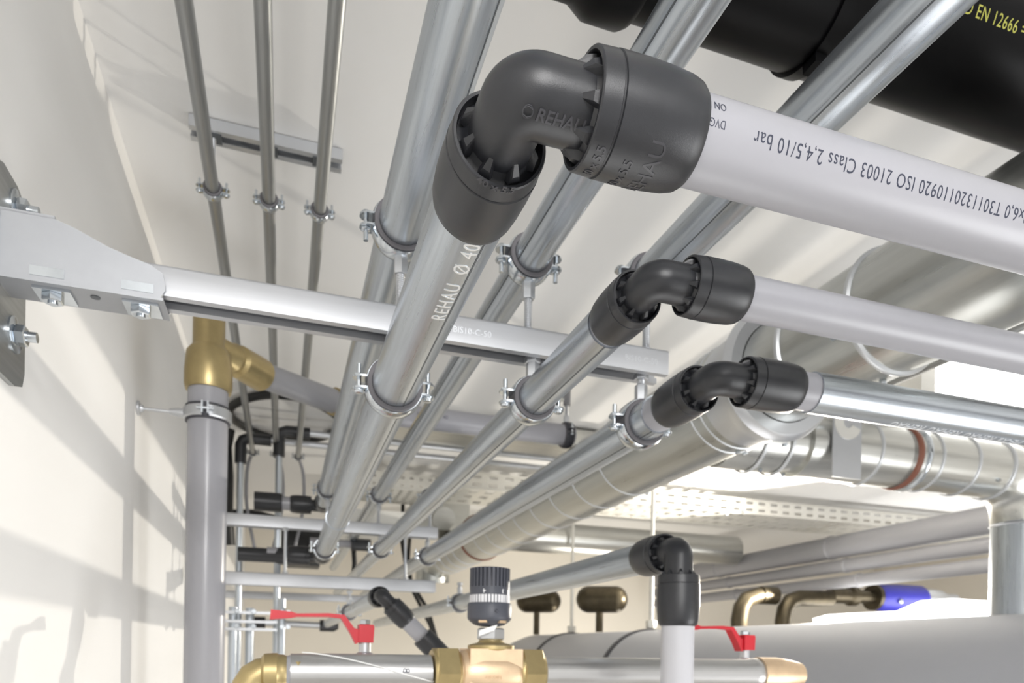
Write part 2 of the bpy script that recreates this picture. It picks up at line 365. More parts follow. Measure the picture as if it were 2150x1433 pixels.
# ------------------------------------------------------------------ black elbows
def elbow(label, P, d1, d2, U, detail=True, group='black plastic pipe elbows', lets=True, k1=1, k2=1):
    """P: where the two axes meet; d1, d2: directions of the two sockets; U: pipe radius"""
    P = Vector(P); d1 = Vector(d1).normalized(); d2 = Vector(d2).normalized()
    t = thing('pipe_elbow', label, 'elbow', P, group); rb = .855 * U; br = .5 * U
    ang = math.acos(max(-1, min(1, d1.dot(d2)))); turn = PI - ang; tl = br * math.tan(turn / 2)
    n = (d1 + d2).normalized(); C0 = P + n * (br / math.cos(turn / 2)); pts = [P + d1 * 1.9 * U, P + d1 * (tl + .3 * U)]
    e1 = (P + d1 * tl - C0); e2 = (P + d2 * tl - C0)
    for i in range(13):
        q = i / 12; a_ = math.sin((1 - q) * turn) / math.sin(turn); b_ = math.sin(q * turn) / math.sin(turn)
        pts.append(C0 + e1 * a_ + e2 * b_)
    pts += [P + d2 * (tl + .3 * U), P + d2 * 1.9 * U]
    bmb = MB().sweep(pts, rb, 40); nx = d1.cross(d2).normalized()
    for v in bmb.v:                                # keep the inside of the bend as a clean crease
        w_ = v - C0; a1, a2 = w_.dot(d1), w_.dot(d2)
        if turn > 1.3 and a1 <= tl * .5 and a2 <= tl * .5 and w_.dot(n) > 0: v -= n * w_.dot(n)
    part('body', bmb, 'black_plastic', t, sharp=70)
    for d, kk in ((d1, k1), (d2, k2)):
        pr = [(1.25, .80), (1.5, .83), (1.7, .92), (1.78, 1.02), (1.80, 1.10), (1.62, 1.12), (1.56, 1.15), (1.56, 1.22), (1.6, 1.25), (2.06, 1.275), (2.08, 1.25), (2.12, 1.25), (2.14, 1.29), (2.9, 1.30), (3.5, 1.285), (4.05, 1.24), (4.3, 1.18), (4.42, 1.10), (4.45, 1.0)]
        sk = part('socket', MB().lathe(P, d, [(a * U * (kk if a > 2.2 else 1), b * U) for a, b in pr], 56, False), 'black_plastic', t, sharp=30)
        if detail:
            dd, a, c = frame(d)
            for j in range(8):
                th = (j + .5) * PI / 4; er = a * math.cos(th) + c * math.sin(th); et = -a * math.sin(th) + c * math.cos(th)
                v = [(1.12, .76, -.03), (1.12, .76, .03), (1.74, .78, -.22), (1.74, .78, .22), (1.66, 1.07, -.17), (1.66, 1.07, .17), (1.45, 1.03, -.10), (1.45, 1.03, .10)]
                mb = MB(); mb.v = [P + d * a1 * U + er * b1 * U + et * c1 * U for a1, b1, c1 in v]
                mb.f = [(0, 1, 3, 2), (2, 3, 5, 4), (4, 5, 7, 6), (6, 7, 1, 0), (0, 2, 4, 6), (1, 7, 5, 3)]
                part('rib', mb, 'black_plastic', sk, sharp=20)
    return t
UB, UC, UD = .0183, .0148, .0166
elB = elbow('largest black plastic elbow, nearest the camera, at the end of the stamped pipe', (.0925, .281, .237), X, Y, UB)
elC = elbow('middle-sized black elbow in front of the rail end', (.2265, .402, .2425), X, Y, UC)
elD = elbow('lowest of the three stepped black elbows, above the round air duct', (.345, .505, .2325), X, Y, UD, k1=1.08, k2=1.08)
# lettering on the near elbow
PB = V(.0925, .281, .237)
vd = V(0, -.72, -.69).normalized(); sd = V(0, .69, -.72).normalized()
part('raised_lettering', text_mb('REHAU', .0068, on_cyl(PB + V(.0045, 0, 0), X, V(0, -.36, -.93).normalized(), .857 * UB, V(0, -.93, .36).normalized()), .00025, shear=.12, bold=.00012), 'black_mark', elB)
mk = MB(); uu = V(0, -.36, -.93).normalized(); ss = V(0, -.93, .36).normalized(); cc = on_cyl(PB + V(.0008, 0, 0), X, uu, .857 * UB, ss)
ringp = [cc(.0022 * math.cos(i * PI / 12), .0024 + .0024 * math.sin(i * PI / 12), .0001) for i in range(25)]
mk.sweep(ringp, .00022, 6, False); part('raised_emblem', mk, 'black_mark', elB)
mk = MB(); mk.sweep([cc(-.0018, .0036, .0002), cc(0, .0044, .0002), cc(.0018, .0036, .0002)], .0002, 6); mk.sweep([cc(-.0018, .0012, .0002), cc(0, .0004, .0002), cc(.0018, .0012, .0002)], .0002, 6)
part('raised_emblem', mk, 'black_mark', elB)
# sizes on the socket rings
part('raised_lettering', text_mb('40 x 5.5', .0058, around_cyl(PB + Y * (1.68 * UB), Y * -1, X, Z, 1.262 * UB, R(-118), 1), .0002, bold=.0001), 'black_mark', elB)
part('raised_lettering', text_mb('40 x 5.5', .0058, around_cyl(PB + X * (1.98 * UB), X * -1, -Y, -Z, 1.268 * UB, R(112), -1), .0002, bold=.0001), 'black_mark', elB)
part('raised_lettering', text_mb('REHAU', .0105, around_cyl(PB + X * (3.4 * UB), X * -1, -Y, -Z, 1.292 * UB, R(128), -1), .0002), 'black_mark', elB)
part('raised_lettering', text_mb('40 x 5.5', .0062, around_cyl(PB + X * (2.75 * UB), X * -1, -Y, -Z, 1.302 * UB, R(120), -1), .0002), 'black_mark', elB)

# ------------------------------------------------------------------ pipes running to the right
t = thing('plastic_pipe', 'light grey plastic pipe with printed line, from the largest elbow to the right', 'pipe', (.17, .281, .237))
part('tube', MB().lathe((.165, .281, .237), X, [(0, .0183), (1.2, .0183)], 56), 'grey_pipe', t)
nrm = V(0, -math.cos(R(8)), -math.sin(R(8))); gr = V(0, math.sin(R(8)), -math.cos(R(8)))
part('printed_lettering', text_mb('PE-X/Al/PE 40x6,0 T3011320110920 ISO 21003 Class 2,4,5/10 bar', .0088, on_cyl((.412, .281, .237), -X, nrm, .0183, gr), .00006, space=1.1, width=.214), 'ink', t)
part('printed_lettering', text_mb('DVGW', .0050, on_cyl((.1825, .281, .237), -X, nrm, .0183, gr), .00004, sx=.8), 'ink', t)
part('printed_lettering', text_mb('ON', .0050, on_cyl((.1825, .281, .2375), -X, V(0, -math.cos(R(-14)), -math.sin(R(-14))), .0183, V(0, math.sin(R(-14)), -math.cos(R(-14)))), .00004, sx=.8), 'ink', t)
solo('plastic_pipe', MB().lathe((.282, .402, .2425), X, [(0, .0142), (1.3, .0142)], 48), 'grey_pipe', 'plain grey plastic pipe from the middle elbow to the right', 'pipe', (.28, .402, .2425))
t = thing('galvanised_pipe', 'galvanised pipe from the lowest stepped elbow to the right edge', 'pipe', (.42, .505, .2325))
part('plastic_end', MB().lathe((.40, .505, .2325), X, [(0, .0163), (.06, .0163)], 40), 'grey_pipe', t, 'bare grey end beside the elbow')
part('shell', MB().lathe((.4415, .505, .2325), X, [(0, .0163), (0, .0176), (1.25, .0176), (1.25, .016)], 48), 'galv_x', t)
an = R(-108); u = V(0, math.cos(an) * 0 - .30, -.95).normalized(); s = V(0, -.95, .30).normalized()
part('stamped_lettering', text_mb('PE-Xa REHAU REHAU REHAU', .012, on_cyl((.70, .505, .2325), -X, u, .0176, -s), .0002, space=1.1), 'pale_mark', t)
# short bare end of the middle pipe
x, z, r = PX['C']; part('plastic_end', MB().lathe((x, .455, z), Y, [(0, r - .0016), (.03, r - .0016)], 40), 'grey_pipe', pipeC)
x, z, r = PX['D']; part('plastic_end', MB().lathe((x, .57, z), Y, [(0, r - .0016), (.05, r - .0016)], 40), 'grey_pipe', pipeD)

# ------------------------------------------------------------------ thin pipes under the ceiling
ZTH = .592
for i, (xa, lb) in enumerate(((-.0955, 'left of three thin pipes under the ceiling'), (-.0265, 'middle of three thin pipes under the ceiling'), (.0385, 'right of three thin pipes under the ceiling'))):
    solo('thin_pipe', MB().sweep([(xa, -.4, ZTH), (xa, .97, ZTH), (xa - .002, 2.3, ZTH + .002)], .0083, 20), 'galv_thin', lb, 'pipe', (xa, 0, ZTH), 'thin pipes under the ceiling')
    nm_ = ('left', 'middle', 'right')[i]
    clamp((xa, .985, ZTH), Y, .0083, Z, '%s clamp of three below the short ceiling rail' % nm_, rod=.066, rodtop=.066, group='clamps on the thin pipes', w=.006, size=.75, gap=.005, name='small_clamp', nut=False)
    clamp((xa - .002, 2.285, ZTH + .002), Y, .0083, Z, '%s far clamp at the end of the thin ceiling pipes' % nm_, rod=.0715, group='far clamps on the thin pipes', w=.006, size=.75, gap=.005, name='small_clamp', nut=False)
    bx = xa - .002; q = (-1, 1, 1)[i]
    solo('hose', MB().sweep([(bx, 2.29 + .012 * j, ZTH - .003 * j * j * .5 if j < 4 else ZTH - .024 - (j - 4) * .034) + V(q * .02 * math.sin(j * .5), 0, 0) if False else (bx + q * .022 * math.sin(j * .35), 2.30 + .02 * min(j, 4), ZTH - .0045 * j * j if j < 5 else ZTH - .11 - (j - 5) * .035) for j in range(12)], .0055, 10), 'grey_pipe_dark', '%s dark hose drooping from a thin pipe end' % nm_, 'hose', (bx, 2.3, ZTH - .2), 'hoses drooping from the thin pipes')
t = thing('ceiling_rail', 'short slotted zinc rail screwed to the ceiling above three thin pipes', 'rail', (-.02, .985, ZC))
part('profile', MB().prism([(-.0145, -.001), (-.0145, -.016), (-.006, -.016), (-.006, -.0125), (-.0125, -.0125), (-.0125, -.003), (.0125, -.003), (.0125, -.0125), (.006, -.0125), (.006, -.016), (.0145, -.016), (.0145, -.001)], (-.124, .985, ZC), X, Y, Z, .191), 'zinc', t, sharp=20)
for xx in (-.0955, -.0265, .0385):
    part('slide_nut', MB().box((xx + .0, .985, ZC - .0135), .010, .0095, .0035), 'seam', t)
for xx in (-.06, .01):
    part('screw', MB().hexa((xx, .985, ZC - .004), -Z, .006, .005), 'zinc_bright', t)

# ------------------------------------------------------------------ long black drain pipe
t = thing('drain_pipe', 'long black drain pipe under the ceiling at upper right, yellow print', 'pipe', (.8, .55, .55))
BR = .056; BY, BZ = .492, .572        # lower silhouette towards the camera at 45 degrees
part('tube', MB().lathe((.25, BY, BZ), X, [(0, BR), (1.6, BR)], 64), 'black_pipe', t)
part('coupling', MB().lathe((.10, BY, BZ), X, [(0, .05), (0, BR + .001), (.115, BR + .001), (.125, BR + .006), (.13, BR + .0085), (.158, BR + .0085), (.163, BR + .006), (.163, BR)], 64), 'black_pipe', t)
nb = V(0, -math.cos(R(28)), -math.sin(R(28))); gb = V(0, -math.sin(R(28)), math.cos(R(28)))
part('printed_lettering', text_mb('SD EN 12666 =6', .0135, on_cyl((.535, BY, BZ), X, nb, BR, gb), .00006, space=1.12, sx=.8), 'yellow_ink', t)
for xx in (.43,):
    part('clip', MB().arc((xx, BY, BZ), X, Y, Z, [(BR, -.006), (BR + .003, -.006), (BR + .003, .006), (BR, .006)], 0, 2 * PI, 40, True), 'black_pipe', t)
part('clip_lug', MB().box((.43, BY, BZ - BR - .004), .006, .008, .006), 'black_pipe', t)

# ------------------------------------------------------------------ round air ducts
DX, DZ, DR = .660, .394, .080
t = thing('air_duct', 'large round spiral air duct running back below the ceiling', 'duct', (DX, 1.3, DZ))
part('spiral_tube', MB().lathe((DX, .885, DZ), Y, [(0, DR), (1.47, DR)], 64), 'duct_y', t)
def hoop(y, r, w=.0032, h=.003, nme='seam_ring', mm='duct_ring'):
    return part(nme, MB().lathe((DX, y - w, DZ), Y, [(0, r), (w * .4, r + h * .8), (w, r + h), (w * 1.6, r + h * .8), (w * 2, r)], 64, False), mm, t)
for i in range(10): hoop(.975 + .137 * i if i > 1 else (.905, .93)[i], DR, .0018, .0016, 'seam_ring', 'duct_ring')
part('rear_tube', MB().lathe((DX, 2.37, DZ), Y, [(0, DR - .003), (.6, DR - .003)], 48), 'duct_y', t)
hoop(2.36, DR, .008, .004, 'gasket', 'gasket')
for i in range(4): hoop(2.52 + .11 * i, DR - .003, .003, .003)
part('collar', MB().lathe((DX, .805, DZ), Y, [(0, .071), (0, .087), (.004, .091), (.012, .094), (.02, .090), (.05, .082), (.085, .0805)], 64, False), 'zinc', t)
part('near_tube', MB().lathe((DX, -.3, DZ), Y, [(0, .070), (1.12, .070)], 64), 'duct_y', t)
for yy in (.735, .62, .40, .18): hoop(yy, .070, .0045, .004)
for yy, an in ((.745, 198), (.63, 205), (.63, 275), (.82, 285), (.92, 292), (.905, 275), (1.25, 300)):
    rr_ = DR if yy > .8 else .070
    if .8 < yy < .85: rr_ = .0935
    d = V(math.cos(R(an)), 0, math.sin(R(an)))
    part('screw', MB().hexa(V(DX, yy + .012, DZ) + d * (rr_ - .0005), d, .0042, .006), 'zinc_bright', t)
part('end_bend', MB().sweep([(DX, 2.96, DZ), (DX, 3.02, DZ), (DX - .01, 3.07, DZ - .01), (DX - .02, 3.1, DZ - .035), (DX - .02, 3.11, DZ - .09)], DR - .003, 40), 'duct_y', t)

t = thing('branch_duct', 'branch air duct with dark gasket leading right from the spiral duct', 'duct', (1.1, 1.07, .39))
QY, QZ, QR = 1.07, .390, .058
def xseg(name, x0, x1, r, m_='duct_x'): return part(name, MB().lathe((x0, QY, QZ), X, [(0, r), (x1 - x0, r)], 56), m_, t)
xseg('tee', .735, .86, QR - .002); xseg('neck', .84, .92, QR - .008, 'duct_x'); xseg('damper_body', .90, 1.15, QR)
xseg('tube', 1.13, 1.40, QR)
def xhoop(xx, r, w=.004, h=.003, nme='seam_ring', mm='duct_ring'):
    part(nme, MB().lathe((xx - w, QY, QZ), X, [(0, r), (w * .4, r + h * .8), (w, r + h), (w * 1.6, r + h * .8), (w * 2, r)], 56, False), mm, t)
for xx in (.80, .855, 1.055, 1.205, 1.30): xhoop(xx, QR)
xhoop(1.148, QR, .008, .004, 'gasket', 'gasket'); xhoop(1.17, QR, .006, .005, 'clamp_ring', 'zinc_bright')
part('damper_plate', MB().box((.965, QY - QR - .004, QZ - .012), .032, .0015, .058), 'zinc', t)
part('damper_scale', MB().arc((.965, QY - QR - .007, QZ + .03), Y, X, -Z, [(.010, 0), (.030, 0), (.030, .002), (.010, .002)], R(20), R(200), 18), 'tray', t)
part('damper_knob', MB().hexa((.935, QY - QR - .006, QZ + .052), -Y, .009, .014), 'zinc_bright', t)
part('damper_lever', MB().box((.95, QY - QR - .010, QZ + .05), .022, .002, .005), 'zinc', t)
for xx, an in ((.815, 255), (.87, 262), (1.36, 215)):
    d = V(0, math.cos(R(an)), math.sin(R(an))); part('screw', MB().hexa(V(xx, QY, QZ) + d * (QR - .0005), d, .004, .006), 'zinc_bright', t)
bend = [(1.40, QY, QZ), (1.425, QY, QZ - .001), (1.455, QY, QZ - .012), (1.48, QY, QZ - .035), (1.495, QY, QZ - .07), (1.497, QY, QZ - .10)]
part('bend', MB().sweep(bend, QR + .001, 48), 'duct_x', t)
xhoop(1.395, QR, .005, .004)
part('down_tube', MB().lathe((1.497, QY, QZ - .10), -Z, [(0, QR), (.2, QR)], 56), 'galv_z', t)
part('seam_ring', MB().lathe((1.497, QY, QZ - .105), -Z, [(0, QR), (.003, QR + .003), (.006, QR)], 56, False), 'zinc', t)

for i, (xx, zz) in enumerate(((.86, .55), (.959, .55), (1.057, .55), (1.154, .55), (1.12, .60))):  # hidden pipes, added to throw shadow stripes on the ceiling
    solo('shadow_stripe_pipe', MB().tube((xx, .1, zz), (xx, 2.2, zz), .0095, 16), 'galv_thin', '%s added pipe above the spiral duct, casting a stripe on the ceiling' % ('first', 'second', 'third', 'fourth', 'uppermost')[i], 'pipe', (xx, .8, zz), 'added pipes that cast stripes on the ceiling')
# luminaire under the ceiling beyond the branch duct
t = thing('ceiling_luminaire', 'brightly lit white box luminaire under the ceiling behind the grey pipes', 'lamp', (1.7, 1.24, .62))
part('housing', MB().box((1.72, 1.235, .662), .40, .085, .010), 'white_paint', t)
part('diffuser', MB().box((1.72, 1.235, .610), .375, .075, .042), 'diffuser', t)
part('end_cap', MB().box((1.325, 1.235, .615), .02, .08, .045), 'tray', t)

# ------------------------------------------------------------------ standpipe with brass tee
RX, RY_, RR = -.1165, 1.18, .0295
t = thing('standpipe', 'upright grey pipe at the left wall, brass tee on top', 'pipe', (RX, RY_, ZF))
part('tube', MB().lathe((RX, RY_, ZF), Z, [(0, RR), (.43 - ZF, RR)], 48), 'riser_grey', t)
te = part('brass_tee', MB().lathe((RX, RY_, .395), Z, [(0, RR + .001), (0, RR + .0035), (.008, RR + .0055), (.03, RR + .0055), (.058, RR + .003), (.066, RR - .003), (.07, RR - .006), (.13, RR - .006), (.135, RR - .008)], 48), 'brass', t)
TB = V(RX, RY_, .468); td = V(.59, .80, .0).normalized()
part('tee_branch', MB().lathe(TB, td, [(0, .021), (.045, .021), (.05, .024), (.053, .024), (.056, .0215), (.06, .0215), (.066, .0265), (.105, .0275), (.125, .0275), (.128, .0245)], 40), 'brass', t)
p1 = TB + td * .122; p2 = V(.130, 1.394, .466)
t2 = thing('waste_pipe', 'grey pipe leaving the brass tee and turning right above the galvanised pipes', 'pipe', p1)
dq = (p2 - p1)
part('slanted_tube', MB().tube(p1 - dq * .02, p2, .0225, 40), 'grey_pipe_dark', t2)
part('brass_bend', MB().sweep([p2 - dq.normalized() * .055, p2 - dq.normalized() * .02, p2 + V(.02, .004, 0), p2 + V(.06, .004, 0)], .0262, 36), 'brass', t2)
part('level_tube', MB().tube(p2 + V(.03, .003, 0), (.61, 1.446, .483), .0225, 40), 'grey_pipe', t2)
part('printed_lettering', text_mb('PP-MD  DN 40', .010, on_cyl((.245, 1.3885, .466), X, V(0, -.96, -.28).normalized(), .0227, V(0, -.28, .96).normalized()), .00005), 'ink', t2)
clamp((.597, 1.445, .4825), X, .0226, Z, 'dark clamp hanging from the ceiling round the grey waste pipe', rod=ZC - .4825 - .028, group=None, mband='rubber', nut=False)
solo('hanger_sleeve', MB().tube((.597, 1.445, .55), (.597, 1.445, ZC - .001), .0085, 16), 'grey_pipe_dark', 'grey sleeve over the ceiling rod of the waste pipe', 'sleeve', (.602, 1.393, .6))
# wall clamp
t = thing('wall_clamp', 'wall clamp with a thin rod holding the upright grey pipe', 'clamp', (XW, RY_, .357))
e = X; u = -Y; P = V(RX, RY_, .357)
part('rubber_lining', MB().arc(P, Z, X, Y, [(RR + .0003, -.012), (RR + .003, -.012), (RR + .003, .012), (RR + .0003, .012)], 0, 2 * PI, 40, True), 'rubber', t)
part('left_band', MB().arc(P, Z, X, -Y, [(RR + .003, -.009), (RR + .0055, -.007), (RR + .0055, .007), (RR + .003, .009)], R(98), R(262), 26), 'zinc', t)
part('right_band', MB().arc(P, Z, X, -Y, [(RR + .003, -.009), (RR + .0055, -.007), (RR + .0055, .007), (RR + .003, .009)], R(-82), R(82), 26), 'zinc', t)
for s_ in (-1, 1): part('lug', MB().box(P + V(s_ * .004, -RR - .009, 0), .0012, .007, .009), 'zinc_bright', t)
part('screw', MB().tube(P + V(-.012, -RR - .010, 0), P + V(.012, -RR - .010, 0), .0022, 10), 'zinc_bright', t)
part('boss', MB().lathe(P + V(-RR - .005, 0, 0), -X, [(0, .0075), (.008, .0065), (.02, .0045)], 14), 'zinc', t)
part('rod', MB().tube(P + V(-RR - .012, 0, 0), (XW + .001, RY_, .357), .0024, 10), 'zinc', t)
part('wall_flange', MB().lathe((XW + .0005, RY_, .357), X, [(0, .011), (.003, .011), (.004, .006), (.008, .005)], 16), 'zinc', t)

# ------------------------------------------------------------------ lower right elbow, its pipe and its upright
GX, GY, GZ, GU = .425, .690, .116, .0185
elbow('black elbow turning down above the valve, at lower right', (GX, GY, GZ), Y, -Z, GU, k1=1, k2=1.05)
solo('galvanised_pipe', MB().lathe((GX, GY + .07, GZ), Y, [(0, GU + .0008), (2.6, GU + .0008)], 40), 'galv_y', 'galvanised pipe running back from the lower right elbow behind the knob', 'pipe', (GX, GY + .1, GZ))
solo('plastic_pipe', MB().lathe((GX, GY, GZ - .07), -Z, [(0, GU), (1.45, GU)], 40), 'pale_pipe', 'pale upright pipe hanging below the lower right elbow', 'pipe', (GX, GY, -1.4))
clamp((GX - .0, 1.72, GZ), Y, GU + .0008, Z, 'clamp beneath the lower stacked rail, right, on the low galvanised pipe', rod=.03, group='clamps on the stacked rails')

# small elbow below the stacked rails
HX, HY, HZ, HU = .149, 1.12, .083, .0135
elbow('small black elbow beside the red lever, below the stacked rails', (HX, HY, HZ), Y, V(.72, 0, -.70), HU, detail=True)
solo('galvanised_pipe', MB().lathe((HX, HY + .05, HZ), Y, [(0, HU + .001), (1.6, HU + .001)], 32), 'galv_y', 'short galvanised pipe behind the small black elbow', 'pipe', (HX, HY + .1, HZ))
hd = V(.72, 0, -.70).normalized(); hp = V(HX, HY, HZ)
solo('pipe_stub', MB().tube(hp + hd * .055, hp + hd * .19, HU, 32), 'riser_grey', 'slanting pale pipe stub between two black couplings', 'pipe', hp + hd * .1)
solo('coupling', MB().lathe(hp + hd * .092, hd, [(0, HU + .0006), (0, HU * 1.3), (.004, HU * 1.34), (.05, HU * 1.34), (.055, HU + .0006)], 32), 'black_plastic', 'black coupling at the lower end of the slanting pipe stub', 'coupling', hp + hd * .1)
clamp((HX, 1.70, HZ), Y, HU + .001, Z, 'dark clamp below the lower stacked rail beside the red lever', rod=.035, group='clamps on the stacked rails')

# clamps on the far rail
for k in 'AEF':
    x, z, r = PX[k]
    clamp((x, 1.745, z), Y, r, -Z, {'A': 'far clamp under the thick left pipe of the upper row', 'E': 'far clamp under the slim pipe, standing on the stacked rail', 'F': 'far clamp at right on top of the stacked rail'}[k], rod=z - .3065 - r, rodtop=z - .3065 - r + .01, group='clamps on the stacked rails')
for k in 'BCD':
    x, z, r = PX[k]
    clamp((x, 1.745, z), Y, r, Z, {'B': 'far clamp round the stamped pipe below the stacked rail', 'C': 'far clamp on the middle galvanised pipe below the stacked rail', 'D': 'far clamp on the right lower pipe under the stacked rail end'}[k], rod=.281 - z - r, group='clamps on the stacked rails')
# pipe ends turning left
x, z, r = PX['A']; elbow('far black elbow at the back end of the thick upper pipe', (x, 1.965, z), -Y, -X, .019, detail=False)
solo('pipe_stub', MB().lathe((x - .05, 1.965, z), -X, [(0, .018), (.09, .018)], 32), 'riser_grey', 'grey stub left of the far upper elbow', 'pipe', (x - .08, 1.965, z))
solo('coupling', MB().lathe((x - .105, 1.965, z), -X, [(0, .0185), (0, .024), (.006, .0255), (.07, .0255), (.07, .019)], 32), 'black_plastic', 'black coupling left of the far upper elbow', 'coupling', (x - .14, 1.965, z))
x, z, r = PX['B']; elbow('far black elbow at the back end of the stamped pipe', (x, 1.90, z), -Y, -X, .019, detail=False)
solo('pipe_stub', MB().lathe((x - .05, 1.90, z), -X, [(0, .018), (.085, .018)], 32), 'riser_grey', 'grey stub left of the far lower elbow', 'pipe', (x - .08, 1.9, z))
solo('coupling', MB().lathe((x - .085, 1.90, z - .004), -X, [(0, .0185), (0, .022), (.02, .0225), (.03, .0185), (.12, .0185)], 32), 'black_plastic', 'black coupling left of the far lower elbow', 'coupling', (x - .14, 1.9, z))

# ------------------------------------------------------------------ valve line in front
VY, VZ, VR = .80, -.0285, .0205
def hexring(mb, p, d, r, L): return mb.hexa(p, d, r, L, .06)
t = thing('valve_pipe', 'thick steel pipe left of the bronze valve at the bottom edge', 'pipe', (.1, VY, VZ))
part('tube', MB().lathe((.008, VY, VZ), X, [(0, VR - .003), (0, VR), (.03, VR), (.03, VR + .0006), (.155, VR + .0006), (.155, VR)], 40), 'steel_x', t)
part('printed_mark', text_mb('8', .012, lambda a, b, c: V(.128 + b, VY - VR - .0009 + .0, VZ + .006 - a), 0), 'ink', t)
part('seal_wire', MB().sweep([(.02 + .012 * i, VY - .0215 * math.cos(R(70 - 9 * i)) - .001, VZ + .0215 * math.sin(R(78 - 9 * i)) + .001) for i in range(13)], .0007, 6), 'label_white', t)
t = thing('valve_pipe', 'steel pipe right of the bronze valve, behind the pale upright pipe', 'pipe', (.45, VY, VZ))
part('tube', MB().lathe((.30, VY, VZ), X, [(0, VR), (.30, VR), (.305, VR + .0015), (.318, VR + .0015), (.32, VR)], 40), 'steel_x', t)
part('brass_end', MB().lathe((.618, VY, VZ), X, [(0, VR), (0, VR + .003), (.03, VR + .003), (.055, VR - .001), (.07, VR - .004), (.07, VR - .008)], 40), 'bronze', t)
t = thing('control_valve', 'bronze control valve body between two brass nuts', 'valve', (.237, VY, VZ))
part('body', MB().lathe((.192, VY, VZ), X, [(0, .018), (0, .0245), (.006, .0245), (.008, .0265), (.016, .028), (.030, .030), (.058, .030), (.070, .028), (.078, .0265), (.080, .0245), (.086, .0245), (.086, .018)], 40), 'bronze', t)
part('top_flange', MB().lathe((.237, VY, -.012), Z, [(0, .024), (.010, .025), (.012, .028), (.0165, .028), (.018, .024), (.020, .016), (.024, .013), (.030, .013)], 36), 'brass', t)
part('bonnet', MB().box((.237, VY, VZ + .005), .032, .026, .024), 'bronze', t)
for x0, nm_ in ((.168, 'union_nut'), (.272, 'union_nut')):
    part(nm_, MB().hexa((x0, VY, VZ), X, .0335, .026, .05).lathe((x0 - .003, VY, VZ), X, [(0, .021), (0, .027), (.004, .029), (.028, .029), (.032, .026), (.032, .021)], 36), 'brass', t)
part('raised_lettering', text_mb('A0-QM', .0065, lambda a, b, c: V(.222 + a, VY - .0305 - c, VZ - .006 + b), .0003), 'bronze', t)
# knob
t = thing('thermostat_head', 'dark grey ribbed control knob with number scale on the bronze valve', 'knob', (.2355, VY, .015))
K = V(.2345, VY, 0)
part('collar', MB().lathe(K + V(0, 0, .027), Z, [(0, .010), (.002, .018), (.006, .0235), (.009, .0262), (.011, .0265), (.026, .0265), (.028, .0255)], 48), 'knob', t)
part('scale_ring', MB().lathe(K + V(0, 0, .054), Z, [(0, .0238), (.020, .0238)], 48), 'knob', t)
part('core', MB().lathe(K + V(0, 0, .07), Z, [(0, .0215), (.0255, .0212), (.027, .020)], 48), 'knob', t)
for i in range(30):
    a_ = 2 * PI * i / 30; d = V(math.cos(a_), math.sin(a_), 0); s_ = V(-math.sin(a_), math.cos(a_), 0)
    part('grip_rib', MB().box(K + d * .0222 + V(0, 0, .0835), .0018, .0013, .0128, d, s_, Z), 'knob', t)
tick = MB()
for i in range(-10, 11):
    a_ = R(-98 + i * 9.5); d = V(math.cos(a_), math.sin(a_), 0); s_ = V(-math.sin(a_), math.cos(a_), 0)
    if i in (-3, 3): pass
    part('scale_mark', MB().box(K + d * .0239 + V(0, 0, .0595), .0002, .0013 if i not in (-3, 3) else .0019, .0048, d, s_, Z), 'white_print', t)
for s_, a0 in (('4', -128), ('3', -72)):
    part('scale_number', text_mb(s_, .0065, around_cyl(K + V(0, 0, .0705), -Z, X, Y, .0239, R(a0 + 10), -1), .0001, bold=.0002), 'white_print', t)
for a0 in (-125, -65):
    d = V(math.cos(R(a0)), math.sin(R(a0)), 0); s_ = V(-d.y, d.x, 0)
    part('vent_slot', MB().box(K + d * .0225 + V(0, 0, .0325), .002, .005, .0014, d, s_, Z), 'bronze', t)
part('pointer_dot', MB().sphere(K + V(math.cos(R(-88)), math.sin(R(-88)), 0) * .0265 + V(0, 0, .0445), Z, .0022, 12, 8), 'knob', t)
t = thing('valve_coupling_nut', 'pale hexagon nut with white tag under the ribbed knob', 'nut', (.237, VY, .015))
part('nut', MB().hexa((.2365, VY, .011), Z, .0165, .0145), 'zinc', t)
part('tag', MB().prism([(-.013, -.004), (.006, .003), (.010, .010), (.004, .0085), (-.012, .003)], (.230, VY - .0165, .019), Y, X, Z, .0006), 'label_white', t)

# brass elbow on the left end
t = thing('brass_elbow', 'brass elbow at the left end of the valve line', 'elbow', (-.018, VY, VZ))
part('bend', MB().sweep([(-.012, VY, VZ), (-.022, VY, VZ - .001), (-.030, VY, VZ - .006), (-.035, VY, VZ - .014), (-.036, VY, VZ - .03), (-.036, VY, VZ - .06)], .0165, 32), 'brass', t)
part('ring', MB().lathe((-.022, VY, VZ), X, [(0, .0165), (.003, .020), (.016, .021), (.018, .0195), (.022, .0195), (.026, .018)], 36), 'brass', t)
part('grey_sleeve', MB().lathe((.002, VY, VZ), X, [(0, .017), (.008, .0195), (.02, .02)], 36), 'riser_grey', t)
part('union_nut', MB().hexa((.016, VY - .012, VZ - .006), Z, .007, .018), 'brass', t)
